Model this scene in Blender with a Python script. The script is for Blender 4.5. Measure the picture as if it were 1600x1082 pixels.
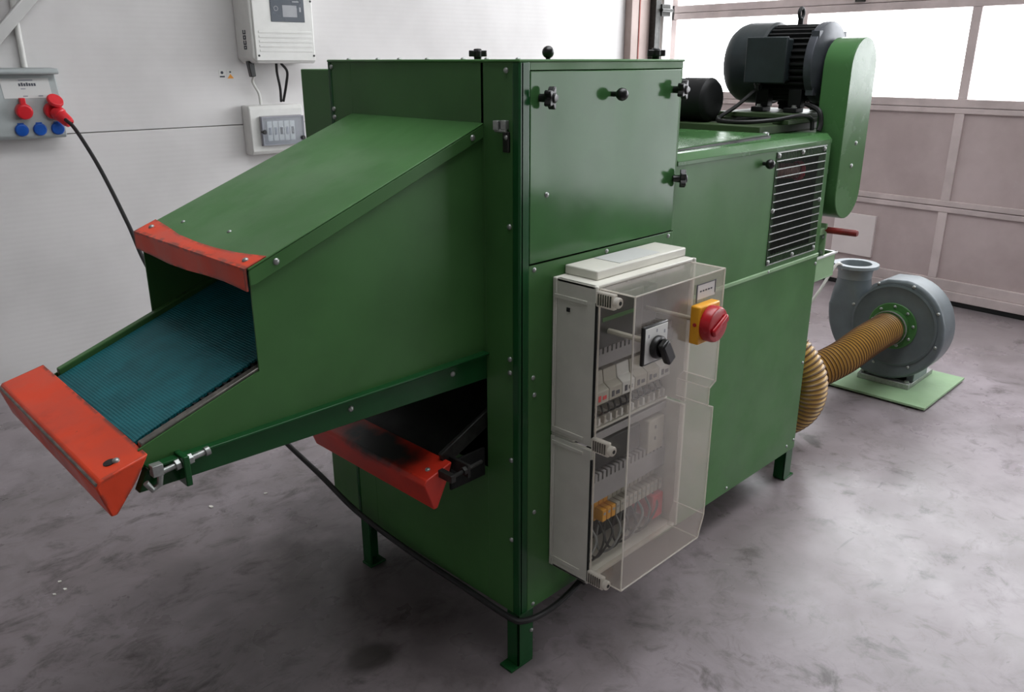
import bpy, bmesh, math, random
from mathutils import Vector, Matrix, Euler, Quaternion

for o in list(bpy.data.objects):
    bpy.data.objects.remove(o)
SC = bpy.context.scene
COL = SC.collection
rnd = random.Random(7)

# ------------------------------------------------------------------ camera
CAM_F = 1283.57
CAM_LOC = (-1.3293, -1.3048, 1.6017)
YAW, PITCH, ROLL = 0.7843, 0.3354, -0.0015
cd = bpy.data.cameras.new('camera')
cd.sensor_fit = 'HORIZONTAL'
cd.sensor_width = 36.0
cd.lens = 36.0 * CAM_F / 1600.0
cd.clip_start = 0.05
cam = bpy.data.objects.new('camera', cd)
COL.objects.link(cam)
_f = Vector((math.cos(YAW) * math.cos(PITCH), math.sin(YAW) * math.cos(PITCH), -math.sin(PITCH)))
_r = Vector((math.sin(YAW), -math.cos(YAW), 0))
_u = _r.cross(_f)
_r2 = math.cos(ROLL) * _r + math.sin(ROLL) * _u
_u2 = -math.sin(ROLL) * _r + math.cos(ROLL) * _u
_M = Matrix((_r2, _u2, -_f)).transposed().to_4x4()
_M.translation = Vector(CAM_LOC)
cam.matrix_world = _M
SC.camera = cam

# ------------------------------------------------------------------ world, exposure
w = bpy.data.worlds.new('world')
SC.world = w
w.use_nodes = True
w.node_tree.nodes['Background'].inputs[0].default_value = (0.80, 0.88, 1.0, 1)
w.node_tree.nodes['Background'].inputs[1].default_value = 1.0
SC.view_settings.view_transform = 'Standard'
SC.view_settings.look = 'None'
SC.view_settings.gamma = 1.0
SC.view_settings.use_curve_mapping = False
SC.view_settings.exposure = 0.0
PANE_STRENGTH = 9.0
SKYLIGHT_STRENGTH = 6.0

PSI = -0.0690          # the room is turned a little against the machine
DOOR_N = 4.5986        # inner face of the sectional door, along the room's length
WALL_M = 3.28          # inner face of the left wall

# ------------------------------------------------------------------ materials
def lin(c):
    return tuple(((v / 255.0) / 12.92 if v / 255.0 <= 0.04045 else ((v / 255.0 + 0.055) / 1.055) ** 2.4) for v in c)

class NT:
    def __init__(s, name):
        s.m = bpy.data.materials.new(name); s.m.use_nodes = True
        s.t = s.m.node_tree; s.n = s.t.nodes; s.l = s.t.links
        s.b = s.n['Principled BSDF']; s.out = s.n['Material Output']
        s.tc = s.n.new('ShaderNodeTexCoord')
    def add(s, typ, **kw):
        n = s.n.new(typ)
        for k, v in kw.items(): setattr(n, k, v)
        return n
    def link(s, a, b): s.l.new(a, b)
    def mapping(s, scale=(1, 1, 1), loc=(0, 0, 0), rot=(0, 0, 0)):
        mp = s.add('ShaderNodeMapping')
        mp.inputs['Scale'].default_value = scale
        mp.inputs['Location'].default_value = loc
        mp.inputs['Rotation'].default_value = rot
        s.link(s.tc.outputs['Object'], mp.inputs[0]); return mp.outputs[0]
    def noise(s, scale, detail=4, rough=.55, vec=None, dist=0):
        n = s.add('ShaderNodeTexNoise')
        n.inputs['Scale'].default_value = scale; n.inputs['Detail'].default_value = detail
        n.inputs['Roughness'].default_value = rough; n.inputs['Distortion'].default_value = dist
        s.link(vec if vec is not None else s.tc.outputs['Object'], n.inputs['Vector'])
        return n.outputs[0]
    def ramp(s, fac, a, b, lo=0.0, hi=1.0):
        r = s.add('ShaderNodeMapRange'); r.interpolation_type = 'SMOOTHSTEP'
        r.inputs[1].default_value = a; r.inputs[2].default_value = b
        r.inputs[3].default_value = lo; r.inputs[4].default_value = hi
        s.link(fac, r.inputs[0]); return r.outputs[0]
    def mix(s, fac, a, b, mode='MIX'):
        m = s.add('ShaderNodeMix', data_type='RGBA', blend_type=mode)
        for sock, v in ((m.inputs[0], fac), (m.inputs[6], a), (m.inputs[7], b)):
            if isinstance(v, (int, float)): sock.default_value = v
            elif isinstance(v, tuple): sock.default_value = (*v[:3], 1)
            else: s.link(v, sock)
        return m.outputs[2]
    def math(s, op, a, b=0.0):
        m = s.add('ShaderNodeMath', operation=op)
        for i, v in enumerate((a, b)):
            if isinstance(v, (int, float)): m.inputs[i].default_value = v
            else: s.link(v, m.inputs[i])
        return m.outputs[0]
    def bump(s, h, strength=.2, dist=.01):
        b = s.add('ShaderNodeBump'); b.inputs['Strength'].default_value = strength
        b.inputs['Distance'].default_value = dist; s.link(h, b.inputs['Height'])
        s.link(b.outputs[0], s.b.inputs['Normal']); return b
    def ellipse(s, c, r, wob=0.35, nscale=12):
        """soft blob of dirt or painted shade around a point (object coordinates)"""
        mp = s.add('ShaderNodeVectorMath', operation='SUBTRACT'); s.link(s.tc.outputs['Object'], mp.inputs[0]); mp.inputs[1].default_value = c
        dv = s.add('ShaderNodeVectorMath', operation='DIVIDE'); s.link(mp.outputs[0], dv.inputs[0]); dv.inputs[1].default_value = r
        ln = s.add('ShaderNodeVectorMath', operation='LENGTH'); s.link(dv.outputs[0], ln.inputs[0])
        nz = s.noise(nscale, 4)
        return s.ramp(s.math('ADD', ln.outputs['Value'], s.math('MULTIPLY', s.math('SUBTRACT', nz, .5), wob * 3)), 1.1, .45)
    def edge(s, radius=.004):
        bv = s.add('ShaderNodeBevel'); bv.samples = 4; bv.inputs[0].default_value = radius
        g = s.add('ShaderNodeNewGeometry')
        d = s.add('ShaderNodeVectorMath', operation='DOT_PRODUCT'); s.link(bv.outputs[0], d.inputs[0]); s.link(g.outputs['Normal'], d.inputs[1])
        return s.ramp(d.outputs['Value'], .985, .90)
    def set(s, color=None, rough=None, metal=None, spec=None, coat=None, coatr=None):
        for k, v in (('Base Color', color), ('Roughness', rough), ('Metallic', metal), ('Specular IOR Level', spec), ('Coat Weight', coat), ('Coat Roughness', coatr)):
            if v is None: continue
            if isinstance(v, (int, float)): s.b.inputs[k].default_value = v
            elif isinstance(v, tuple): s.b.inputs[k].default_value = (*v[:3], 1)
            else: s.link(v, s.b.inputs[k])
        return s.m

MAT = {}
def simple(name, rgb, rough=.5, metal=0.0, var=.12, scale=18, bump=0, bscale=120, spec=.5):
    t = NT(name); c = lin(rgb)
    nz = t.ramp(t.noise(scale, 5), .3, .7)
    col = t.mix(nz, tuple(v * (1 - var) for v in c), tuple(min(1, v * (1 + var)) for v in c))
    rg = t.ramp(t.noise(scale * .6, 4), .3, .7, rough * .85, min(1, rough * 1.15))
    t.set(col, rg, metal, spec)
    if bump: t.bump(t.noise(bscale, 3), bump, .002)
    MAT[name] = t.m
    return t.m

def paint(name, rgb, rough=.3, dirt=.25, coat=.0):
    t = NT(name); c = lin(rgb)
    nz = t.ramp(t.noise(3.5, 6), .3, .7)
    col = t.mix(nz, tuple(v * .88 for v in c), tuple(v * 1.1 for v in c))
    sp = t.ramp(t.noise(34, 6, .7), .66, .76)
    col = t.mix(t.math('MULTIPLY', sp, dirt), col, lin((24, 34, 24)))
    scr = t.ramp(t.noise(9, 3, .6, t.mapping((1, 1, 22))), .70, .74)
    col = t.mix(t.math('MULTIPLY', scr, .05), col, lin((150, 165, 150)))
    sm = t.ramp(t.noise(5, 5), .3, .7, rough * .8, rough * 1.35)
    t.set(col, sm, 0.0, .25, coat, .1)
    t.bump(t.noise(60, 2), .03, .002)
    MAT[name] = t.m
    return t.m

paint('green_paint', (66, 108, 60), .36)
paint('green_satin', (66, 106, 62), .24)
paint('green_grimy', (56, 72, 46), .5, .8)
paint('green_gloss', (62, 104, 60), .13)
paint('green_dark_gloss', (28, 76, 40), .18)
paint('green_pale', (136, 168, 128), .4)
paint('green_plate', (142, 170, 134), .45)
simple('zinc', (160, 163, 160), .42, .7, .15, 60)
simple('steel_worn', (120, 118, 112), .4, .8, .25, 40)
simple('steel_dark', (52, 52, 50), .45, .6, .25, 40)
simple('black_plastic', (14, 14, 14), .35, 0, .1)
simple('black_rubber', (16, 16, 16), .55, 0, .2)
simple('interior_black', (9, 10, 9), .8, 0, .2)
simple('grey_enclosure', (206, 204, 194), .5, 0, .05, 9)
simple('grey_duct', (150, 148, 150), .5, 0, .06)
simple('white_plastic', (214, 214, 210), .4, 0, .03)
simple('white_sheet', (196, 196, 194), .45, 0, .04, 6)
simple('cable_white', (205, 205, 200), .45, 0, .03)
simple('socket_grey', (165, 172, 172), .5, 0, .05)
simple('print_dark', (60, 62, 72), .6, 0, .05)
simple('print_mid', (140, 142, 150), .6, 0, .05)
simple('print_black', (25, 26, 28), .6, 0, .05)
simple('sticker_orange', (226, 150, 52), .5, 0, .05)
simple('red_plastic', (214, 36, 46), .38, 0, .08)
simple('red_knob', (170, 18, 30), .28, 0, .06)
simple('red_paint', (120, 30, 26), .45, 0, .25)
simple('pulley_red', (190, 50, 60), .45, 0, .12)
simple('rust_brown', (96, 56, 38), .6, .2, .3)
simple('blue_plastic', (18, 84, 178), .4, 0, .08)
simple('yellow_plastic', (226, 158, 22), .42, 0, .06)
simple('relay_beige', (176, 172, 160), .5, 0, .05)
simple('wire_grey', (120, 122, 122), .5, 0, .08)
simple('motor_paint', (34, 42, 44), .42, .0, .2, 14, .05)
simple('motor_black', (15, 16, 17), .55, .0, .25, 16, .08, 120, .3)
simple('motor_flange', (70, 73, 80), .45, .3, .2)
simple('blower_grey', (84, 92, 94), .42, .1, .12, 10, .04)
simple('blower_mid', (96, 104, 108), .38, .1, .1, 10, .04)
simple('blower_pale', (124, 132, 136), .38, .1, .1, 10, .04)
simple('hose_ochre', (184, 146, 74), .42, 0, .14, 8)
simple('hose_wire', (92, 62, 28), .5, 0, .2)
simple('door_frame', (206, 192, 190), .5, .1, .1, 5)
simple('door_rail', (200, 186, 184), .5, .1, .12, 5)
simple('post_brown', (150, 134, 128), .55, 0, .08, 5)
simple('red_strip', (130, 60, 50), .6, 0, .1)
simple('ceiling_white', (196, 194, 192), .8, 0, .04, 2)
simple('wall_grey', (184, 182, 180), .85, 0, .06, 2)
simple('board_white', (226, 216, 214), .5, 0, .03, 6)
simple('chip_white', (225, 222, 214), .6, 0, .05)
simple('lcd_grey', (150, 152, 156), .3, 0, .04)
simple('inverter_panel', (62, 70, 80), .3, 0, .06)

def m_orange():
    t = NT('orange_paint'); c = lin((216, 66, 30))
    col = t.mix(t.ramp(t.noise(6, 5), .3, .7), tuple(v * .85 for v in c), tuple(v * 1.12 for v in c))
    smear = t.ramp(t.noise(4.5, 5, .65), .52, .72)
    col = t.mix(t.math('MULTIPLY', smear, .45), col, lin((120, 46, 34)))
    wear = t.math('MULTIPLY', t.edge(.012), t.ramp(t.noise(30, 4), .40, .56))
    col = t.mix(wear, col, lin((58, 52, 48)))
    chip = t.ramp(t.noise(48, 5, .7), .70, .74)
    col = t.mix(t.math('MULTIPLY', chip, .8), col, lin((60, 34, 26)))
    t.set(col, t.ramp(t.noise(12, 4), .3, .7, .3, .5), 0, .5)
    t.bump(t.noise(50, 3), .05, .002)
    MAT['orange_paint'] = t.m
    t = NT('orange_dirty'); c = lin((200, 46, 26))
    col = t.mix(t.ramp(t.noise(6, 5), .3, .7), tuple(v * .85 for v in c), tuple(v * 1.1 for v in c))
    soot = t.ellipse((-.185, .33, .64), (.07, .20, .04), .3, 16)
    col = t.mix(soot, col, lin((22, 20, 18)))
    chip = t.ramp(t.noise(52, 5, .7), .69, .73)
    col = t.mix(t.math('MULTIPLY', chip, .8), col, lin((40, 20, 16)))
    t.set(col, .42, 0, .5)
    MAT['orange_dirty'] = t.m
m_orange()

def m_belt():
    t = NT('belt_teal'); c = lin((18, 112, 120))
    wv = t.add('ShaderNodeTexWave', wave_type='BANDS', bands_direction='X'); wv.inputs['Scale'].default_value = 55; wv.inputs['Distortion'].default_value = .0
    t.link(t.tc.outputs['Object'], wv.inputs[0])
    wy = t.add('ShaderNodeTexWave', wave_type='BANDS', bands_direction='Y'); wy.inputs['Scale'].default_value = 55
    t.link(t.tc.outputs['Object'], wy.inputs[0])
    h = t.math('MULTIPLY', wv.outputs['Fac'], wy.outputs['Fac'])
    col = t.mix(t.ramp(t.noise(14, 5), .3, .7), tuple(v * .8 for v in c), tuple(v * 1.15 for v in c))
    col = t.mix(t.math('MULTIPLY', t.ramp(h, .0, .6, 1, 0), .35), col, lin((6, 40, 46)))
    t.set(col, .55, 0, .4); t.bump(h, .5, .003)
    MAT['belt_teal'] = t.m
m_belt()

def m_floor():
    t = NT('concrete')
    big = t.ramp(t.noise(.55, 5, .6, None, .4), .36, .64)
    mid = t.ramp(t.noise(3.2, 6, .65, None, .6), .35, .68)
    col = t.mix(big, lin((130, 121, 123)), lin((154, 145, 150)))
    col = t.mix(t.math('MULTIPLY', mid, .45), col, lin((100, 94, 93)))
    blot = t.ramp(t.noise(6.5, 6, .68, None, .5), .54, .72)
    dirtzone = t.ramp(t.noise(.9, 3), .40, .6)
    col = t.mix(t.math('MULTIPLY', t.math('MULTIPLY', blot, dirtzone), .8), col, lin((58, 54, 50)))
    mot = t.ramp(t.noise(11, 6, .7, None, .8), .50, .72)
    west = t.ramp(t.noise(.45, 2, .5, t.mapping((1, 1, 1), (0.9, -.4, 0))), .42, .60)
    col = t.mix(t.math('MULTIPLY', t.math('MULTIPLY', mot, west), .5), col, lin((76, 70, 66)))
    smu = t.ramp(t.noise(5.5, 7, .72, t.mapping((1, 1.6, 1), rot=(0, 0, -.6)), .5), .47, .74)
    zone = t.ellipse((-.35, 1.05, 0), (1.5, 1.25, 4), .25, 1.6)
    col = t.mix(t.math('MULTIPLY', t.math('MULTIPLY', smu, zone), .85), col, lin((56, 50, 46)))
    # dark spill marks and rubbed streaks, plus shade painted under and beside the chute
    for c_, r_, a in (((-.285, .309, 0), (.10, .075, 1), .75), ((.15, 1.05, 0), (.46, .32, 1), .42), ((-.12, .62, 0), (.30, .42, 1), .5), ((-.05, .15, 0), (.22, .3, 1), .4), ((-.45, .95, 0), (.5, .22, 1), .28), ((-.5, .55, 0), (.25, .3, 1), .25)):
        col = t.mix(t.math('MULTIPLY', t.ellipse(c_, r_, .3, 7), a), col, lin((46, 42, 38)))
    st = t.ramp(t.noise(7, 4, .6, t.mapping((1, 4.5, 1), rot=(0, 0, .9)), .5), .66, .74)
    col = t.mix(t.math('MULTIPLY', st, .5), col, lin((78, 74, 76)))
    pore = t.ramp(t.noise(95, 3, .6), .70, .74)
    col = t.mix(t.math('MULTIPLY', pore, .5), col, lin((70, 66, 64)))
    rg = t.ramp(t.noise(2.6, 5), .3, .7, .24, .40)
    t.set(col, rg, 0, .34)
    t.bump(t.noise(28, 6, .6), .12, .003)
    MAT['concrete'] = t.m
m_floor()

def m_wall():
    t = NT('wall_panel_white')
    wv = t.add('ShaderNodeTexWave', wave_type='BANDS', bands_direction='Z'); wv.inputs['Scale'].default_value = 12
    t.link(t.tc.outputs['Object'], wv.inputs[0])
    col = t.mix(t.ramp(t.noise(2.2, 5), .3, .7), lin((205, 203, 202)), lin((216, 214, 213)))
    scuff = t.ramp(t.noise(7, 5, .7), .70, .78)
    col = t.mix(t.math('MULTIPLY', scuff, .12), col, lin((120, 116, 112)))
    t.set(col, .7, 0, .15); t.bump(wv.outputs['Fac'], .06, .003)
    MAT['wall_panel_white'] = t.m
    t = NT('door_panel')
    col = t.mix(t.ramp(t.noise(1.6, 5, .6), .3, .7), lin((176, 160, 158)), lin((198, 182, 181)))
    sm = t.ramp(t.noise(5, 5, .7), .60, .75)
    col = t.mix(t.math('MULTIPLY', sm, .25), col, lin((205, 198, 196)))
    t.set(col, t.ramp(t.noise(3, 4), .3, .7, .3, .5), 0, .45)
    t.bump(t.noise(160, 2), .12, .001)
    MAT['door_panel'] = t.m
m_wall()

def m_pane(name, strength):
    t = NT(name)
    em = t.add('ShaderNodeEmission')
    em.inputs[0].default_value = (0.95, 0.97, 1.0, 1); em.inputs[1].default_value = strength
    t.link(em.outputs[0], t.out.inputs[0])
    MAT[name] = t.m
m_pane('daylight_pane', PANE_STRENGTH)
m_pane('skylight_pane', SKYLIGHT_STRENGTH)
m_pane('frosted_pane', 5.4)

def m_acrylic():
    def mk(name, haze, tint, hazecol):
        t = NT(name)
        tr = t.add('ShaderNodeBsdfTransparent'); tr.inputs[0].default_value = (*tint, 1)
        gl = t.add('ShaderNodeBsdfGlossy'); gl.inputs[0].default_value = (.9, .9, .9, 1); gl.inputs[1].default_value = .12
        df = t.add('ShaderNodeBsdfDiffuse'); df.inputs[0].default_value = (*hazecol, 1)
        tl = t.add('ShaderNodeBsdfTranslucent'); tl.inputs[0].default_value = (*hazecol, 1)
        d2 = t.add('ShaderNodeMixShader'); d2.inputs[0].default_value = .5
        t.link(df.outputs[0], d2.inputs[1]); t.link(tl.outputs[0], d2.inputs[2])
        m1 = t.add('ShaderNodeMixShader'); t.link(tr.outputs[0], m1.inputs[1]); t.link(d2.outputs[0], m1.inputs[2])
        t.link(t.ramp(t.noise(9, 5), .3, .7, haze * .75, haze * 1.25), m1.inputs[0])
        lw = t.add('ShaderNodeLayerWeight'); lw.inputs[0].default_value = .5
        fr = t.math('ADD', .03, t.math('MULTIPLY', t.math('POWER', lw.outputs['Facing'], 4.0), .55))
        m2 = t.add('ShaderNodeMixShader'); t.link(fr, m2.inputs[0]); t.link(m1.outputs[0], m2.inputs[1]); t.link(gl.outputs[0], m2.inputs[2])
        t.link(m2.outputs[0], t.out.inputs[0]); MAT[name] = t.m
    mk('acrylic_clear', .16, (.95, .94, .92), (.84, .76, .71))
    mk('acrylic_side', .035, (.96, .96, .95), (.66, .62, .57))
    mk('acrylic_edge', .75, (.9, .9, .88), (.82, .78, .72))
    mk('glass_smoke', .12, (.86, .88, .90), (.55, .58, .64))
m_acrylic()

# ------------------------------------------------------------------ geometry helpers
class B:
    """collects shapes into one mesh"""
    def __init__(s): s.bm = bmesh.new()
    def box(s, x0, x1, y0, y1, z0, z1, mi=0):
        v = [s.bm.verts.new(p) for p in ((x0, y0, z0), (x1, y0, z0), (x1, y1, z0), (x0, y1, z0), (x0, y0, z1), (x1, y0, z1), (x1, y1, z1), (x0, y1, z1))]
        for f in ((3, 2, 1, 0), (4, 5, 6, 7), (0, 1, 5, 4), (1, 2, 6, 5), (2, 3, 7, 6), (3, 0, 4, 7)):
            s.bm.faces.new([v[i] for i in f]).material_index = mi
        return s
    def hexa(s, lo, hi):
        """two quads of corner points joined to a solid"""
        a = [s.bm.verts.new(p) for p in lo]; b = [s.bm.verts.new(p) for p in hi]
        s.bm.faces.new(a[::-1]); s.bm.faces.new(b)
        n = len(a)
        for i in range(n): s.bm.faces.new((a[i], a[(i + 1) % n], b[(i + 1) % n], b[i]))
        return s
    def prism(s, pts, axis, a0, a1, mi=0):
        def P(p, a):
            return {'x': (a, p[0], p[1]), 'y': (p[0], a, p[1]), 'z': (p[0], p[1], a)}[axis]
        a = [s.bm.verts.new(P(p, a0)) for p in pts]; b = [s.bm.verts.new(P(p, a1)) for p in pts]
        fs = [s.bm.faces.new(a[::-1]), s.bm.faces.new(b)]
        n = len(a)
        for i in range(n): fs.append(s.bm.faces.new((a[i], a[(i + 1) % n], b[(i + 1) % n], b[i])))
        for f in fs: f.material_index = mi
        return s
    def lathe(s, prof, o=(0, 0, 0), d=(0, 0, 1), seg=24, mi=0):
        """prof: (radius, height) pairs along direction d from o"""
        q = Vector((0, 0, 1)).rotation_difference(Vector(d).normalized()); o = Vector(o)
        rings = []
        for r, h in prof:
            if r <= 1e-6: rings.append([s.bm.verts.new(o + q @ Vector((0, 0, h)))])
            else: rings.append([s.bm.verts.new(o + q @ Vector((r * math.cos(2 * math.pi * k / seg), r * math.sin(2 * math.pi * k / seg), h))) for k in range(seg)])
        for a, b in zip(rings, rings[1:]):
            if len(a) == 1 and len(b) == 1: continue
            for k in range(seg):
                k2 = (k + 1) % seg
                if len(a) == 1: f = s.bm.faces.new((a[0], b[k2], b[k]))
                elif len(b) == 1: f = s.bm.faces.new((a[k], a[k2], b[0]))
                else: f = s.bm.faces.new((a[k], a[k2], b[k2], b[k]))
                f.material_index = mi
        return s
    def cyl(s, p0, p1, r, r1=None, seg=20, mi=0):
        d = Vector(p1) - Vector(p0); L = d.length; r1 = r if r1 is None else r1
        return s.lathe([(0, 0), (r, 0), (r1, L), (0, L)], p0, d, seg, mi)
    def sphere(s, c, r, seg=16):
        n = 8
        return s.lathe([(r * math.sin(math.pi * i / n) if 0 < i < n else 0, -r * math.cos(math.pi * i / n)) for i in range(n + 1)], c, (0, 0, 1), seg)
    def tube(s, pts, r, seg=10, mi=None, caps=True):
        """sweep; r a number or a list, mi a function of ring index"""
        pts = [Vector(p) for p in pts]; n = len(pts)
        rr = r if isinstance(r, (list, tuple)) else [r] * n
        tan = [(pts[min(i + 1, n - 1)] - pts[max(i - 1, 0)]).normalized() for i in range(n)]
        up = Vector((0, 0, 1)) if abs(tan[0].z) < .9 else Vector((1, 0, 0))
        x = tan[0].cross(up).normalized(); rings = []
        for i in range(n):
            x = (x - tan[i] * x.dot(tan[i])).normalized(); y = tan[i].cross(x)
            rings.append([s.bm.verts.new(pts[i] + rr[i] * (math.cos(2 * math.pi * k / seg) * x + math.sin(2 * math.pi * k / seg) * y)) for k in range(seg)])
        for i in range(n - 1):
            for k in range(seg):
                f = s.bm.faces.new((rings[i][k], rings[i][(k + 1) % seg], rings[i + 1][(k + 1) % seg], rings[i + 1][k]))
                if mi: f.material_index = mi(i)
        if caps:
            s.bm.faces.new(rings[0][::-1]); s.bm.faces.new(rings[-1])
        return s
    def xf(s, M):
        s.bm.transform(M); return s

def spline(ctrl, per=12):
    c = [Vector(p) for p in ctrl]; c = [c[0] * 2 - c[1]] + c + [c[-1] * 2 - c[-2]]; out = []
    for i in range(1, len(c) - 2):
        for k in range(per):
            t = k / per; a, b, d, e = c[i - 1], c[i], c[i + 1], c[i + 2]
            out.append(.5 * (2 * b + (d - a) * t + (2 * a - 5 * b + 4 * d - e) * t * t + (3 * b - a - 3 * d + e) * t ** 3))
    out.append(c[-2]); return out

def resample(pts, step):
    out = [pts[0]]; acc = 0; i = 0; cur = pts[0]; need = step
    for p in pts[1:]:
        seg = p - cur
        while seg.length >= need:
            cur = cur + seg.normalized() * need; out.append(cur); seg = p - cur; need = step
        need -= seg.length; cur = p
    return out

def obj(name, b, mats, parent=None, bevel=0.0, smooth=True, seg=2, fix=True):
    bm = b.bm if isinstance(b, B) else b
    if fix: bmesh.ops.recalc_face_normals(bm, faces=bm.faces)
    me = bpy.data.meshes.new(name); bm.to_mesh(me); bm.free()
    for m in (mats if isinstance(mats, (list, tuple)) else [mats]): me.materials.append(MAT[m])
    if smooth:
        me.polygons.foreach_set('use_smooth', [True] * len(me.polygons)); me.set_sharp_from_angle(angle=math.radians(34))
    o = bpy.data.objects.new(name, me); COL.objects.link(o)
    if parent: o.parent = parent
    if bevel:
        md = o.modifiers.new('bevel', 'BEVEL'); md.width = bevel; md.segments = seg; md.limit_method = 'ANGLE'; md.angle_limit = math.radians(40); md.harden_normals = False
    return o

def thing(name, label, cat, loc=(0, 0, 0), rotz=0.0, group=None):
    o = bpy.data.objects.new(name, None); COL.objects.link(o)
    o.empty_display_size = .1; o.location = loc; o.rotation_euler = (0, 0, rotz)
    tag(o, label, cat, group); return o

def tag(o, label, cat, group=None):
    o['label'] = label; o['category'] = cat
    if group: o['group'] = group
    return o

def struct(name, b, mats, label=None, parent=None, bevel=0.0, room=True, cat=None):
    o = obj(name, b, mats, parent, bevel)
    if room and parent is None: o.rotation_euler = (0, 0, PSI)
    if parent is None:
        o['kind'] = 'structure'
        if label: o['label'] = label
        if cat: o['category'] = cat
    return o

def inst(src, name, parent, loc, rot=(0, 0, 0), scale=1.0):
    o = bpy.data.objects.new(name, src if isinstance(src, bpy.types.Mesh) else src.data)
    COL.objects.link(o); o.parent = parent; o.location = loc; o.rotation_euler = rot; o.scale = (scale,) * 3
    return o

def R2W(n, m, z=0.0):
    return (n * math.cos(PSI) - m * math.sin(PSI), n * math.sin(PSI) + m * math.cos(PSI), z)

def proto(b, mat):
    bm = b.bm; bmesh.ops.recalc_face_normals(bm, faces=bm.faces)
    me = bpy.data.meshes.new('proto'); bm.to_mesh(me); bm.free(); me.materials.append(MAT[mat])
    me.polygons.foreach_set('use_smooth', [True] * len(me.polygons)); me.set_sharp_from_angle(angle=math.radians(34))
    return me
SCREW = proto(B().lathe([(0, -.004), (.0075, -.004), (.0075, .0005), (.006, .003), (.003, .0045), (0, .0048)], seg=12), 'zinc')
HEXBOLT = proto(B().lathe([(0, -.004), (.011, -.004), (.011, .0015), (.0075, .0015), (.0075, .008), (0, .008)], seg=6), 'zinc')
RX_NEG_Y = (math.pi / 2, 0, 0)        # local +z turned to -Y
RX_NEG_X = (0, -math.pi / 2, 0)       # local +z turned to -X

# ------------------------------------------------------------------ the room
NB, NF, MR, CEIL = -5.0, 4.72, -7.6, 3.9
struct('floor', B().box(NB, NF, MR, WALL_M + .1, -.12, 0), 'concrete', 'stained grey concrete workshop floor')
SKY = (-.8, 2.4, -1.2, .6)      # roof light over the machine
cl = B()
cl.box(NB, SKY[0], MR, WALL_M + .1, CEIL, CEIL + .1); cl.box(SKY[1], NF, MR, WALL_M + .1, CEIL, CEIL + .1)
cl.box(SKY[0], SKY[1], MR, SKY[2], CEIL, CEIL + .1); cl.box(SKY[0], SKY[1], SKY[3], WALL_M + .1, CEIL, CEIL + .1)
struct('ceiling', cl, 'ceiling_white', 'grey workshop ceiling')
kb_ = B(); kb_.box(SKY[0], SKY[1], SKY[2], SKY[2] + .04, CEIL - .02, CEIL + .1); kb_.box(SKY[0], SKY[1], SKY[3] - .04, SKY[3], CEIL - .02, CEIL + .1)
kb_.box(SKY[0], SKY[0] + .04, SKY[2], SKY[3], CEIL - .02, CEIL + .1); kb_.box(SKY[1] - .04, SKY[1], SKY[2], SKY[3], CEIL - .02, CEIL + .1)
sk = struct('window_2', kb_, 'white_sheet', 'roof light above the machine')
obj('pane', B().box(SKY[0] + .04, SKY[1] - .04, SKY[2] + .04, SKY[3] - .04, CEIL + .04, CEIL + .05), 'skylight_pane', sk)
struct('wall_back', B().box(NB - .1, NB, MR, WALL_M + .1, 0, CEIL), 'wall_grey', 'grey wall behind the viewer')
struct('wall_right', B().box(NB, NF, MR - .1, MR, 0, CEIL), 'wall_grey', 'grey wall at the far right side')
wl = struct('wall_left', B().box(NB, NF, WALL_M + .03, WALL_M + .1, 0, CEIL), 'wall_grey', 'white sandwich panel wall behind the machine')
for i, (za, zb) in enumerate(((0.0, 1.253), (1.253, 2.253), (2.253, 3.253), (3.253, CEIL))):
    struct('wall_panel', B().box(NB, 4.62, WALL_M, WALL_M + .03, za + .002, zb - .002), 'wall_panel_white', None, wl, .003)

STILES = [3.245, 2.055, .865, -.325, -1.515]
def sect_door(name, stiles, label, solid=((.172, .624), (.702, 1.266)), glazed=((1.357, 1.912), (2.02, 2.565), (2.67, 3.2))):
    b = B()
    m0, m1 = stiles[0], stiles[-1]
    b.box(DOOR_N + .05, DOOR_N + .06, m1, m0, 0, .05)
    for s_ in (m0, m1): b.box(DOOR_N + .03, DOOR_N + .06, s_ - .02, s_ + .02, 0, 3.3)
    d = struct(name, b, 'door_frame', label)
    # horizontal rails: bottom, section joints, window bars
    for za, zb in ((.035, .10), (.10, .172), (.624, .660), (.664, .702), (1.266, 1.300), (1.304, 1.357), (1.912, 1.962), (1.966, 2.020), (2.565, 2.615), (2.619, 2.67), (3.2, 3.3)):
        proud = .012 if za == .035 else 0
        obj('rail', B().box(DOOR_N - proud, DOOR_N + .05, m1, m0, za, zb), 'door_rail', d, .004)
    obj('rubber_seal', B().box(DOOR_N, DOOR_N + .05, m1, m0, 0.002, .033), 'black_rubber', d, .004)
    for s_ in stiles:
        for za, zb in ((.172, .624), (.702, 1.266), (1.357, 1.912), (2.02, 2.565), (2.67, 3.2)):
            obj('stile', B().box(DOOR_N + .002, DOOR_N + .05, s_ - .03, s_ + .03, za, zb), 'door_frame', d, .003)
    for a, c in zip(stiles, stiles[1:]):
        for za, zb in solid:
            obj('panel', B().box(DOOR_N + .018, DOOR_N + .04, c + .03, a - .03, za, zb), 'door_panel', d)
        for za, zb in glazed:
            obj('pane', B().box(DOOR_N + .02, DOOR_N + .03, c + .03, a - .03, za, zb), 'daylight_pane', d)
    return d
sect_door('door_1', STILES, 'sectional garage door with bright windows behind the motors')
WA, WB_, WC, WD = -5.0, -1.95, .45, 2.45       # frosted window right of the door, out of frame
b_ = B()
for q in ((WA - .06, WA, WC - .06, WD + .06), (WB_, WB_ + .06, WC - .06, WD + .06), (WA, WB_, WC - .06, WC), (WA, WB_, WD, WD + .06)):
    b_.box(DOOR_N - .02, DOOR_N + .05, *q)
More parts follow.
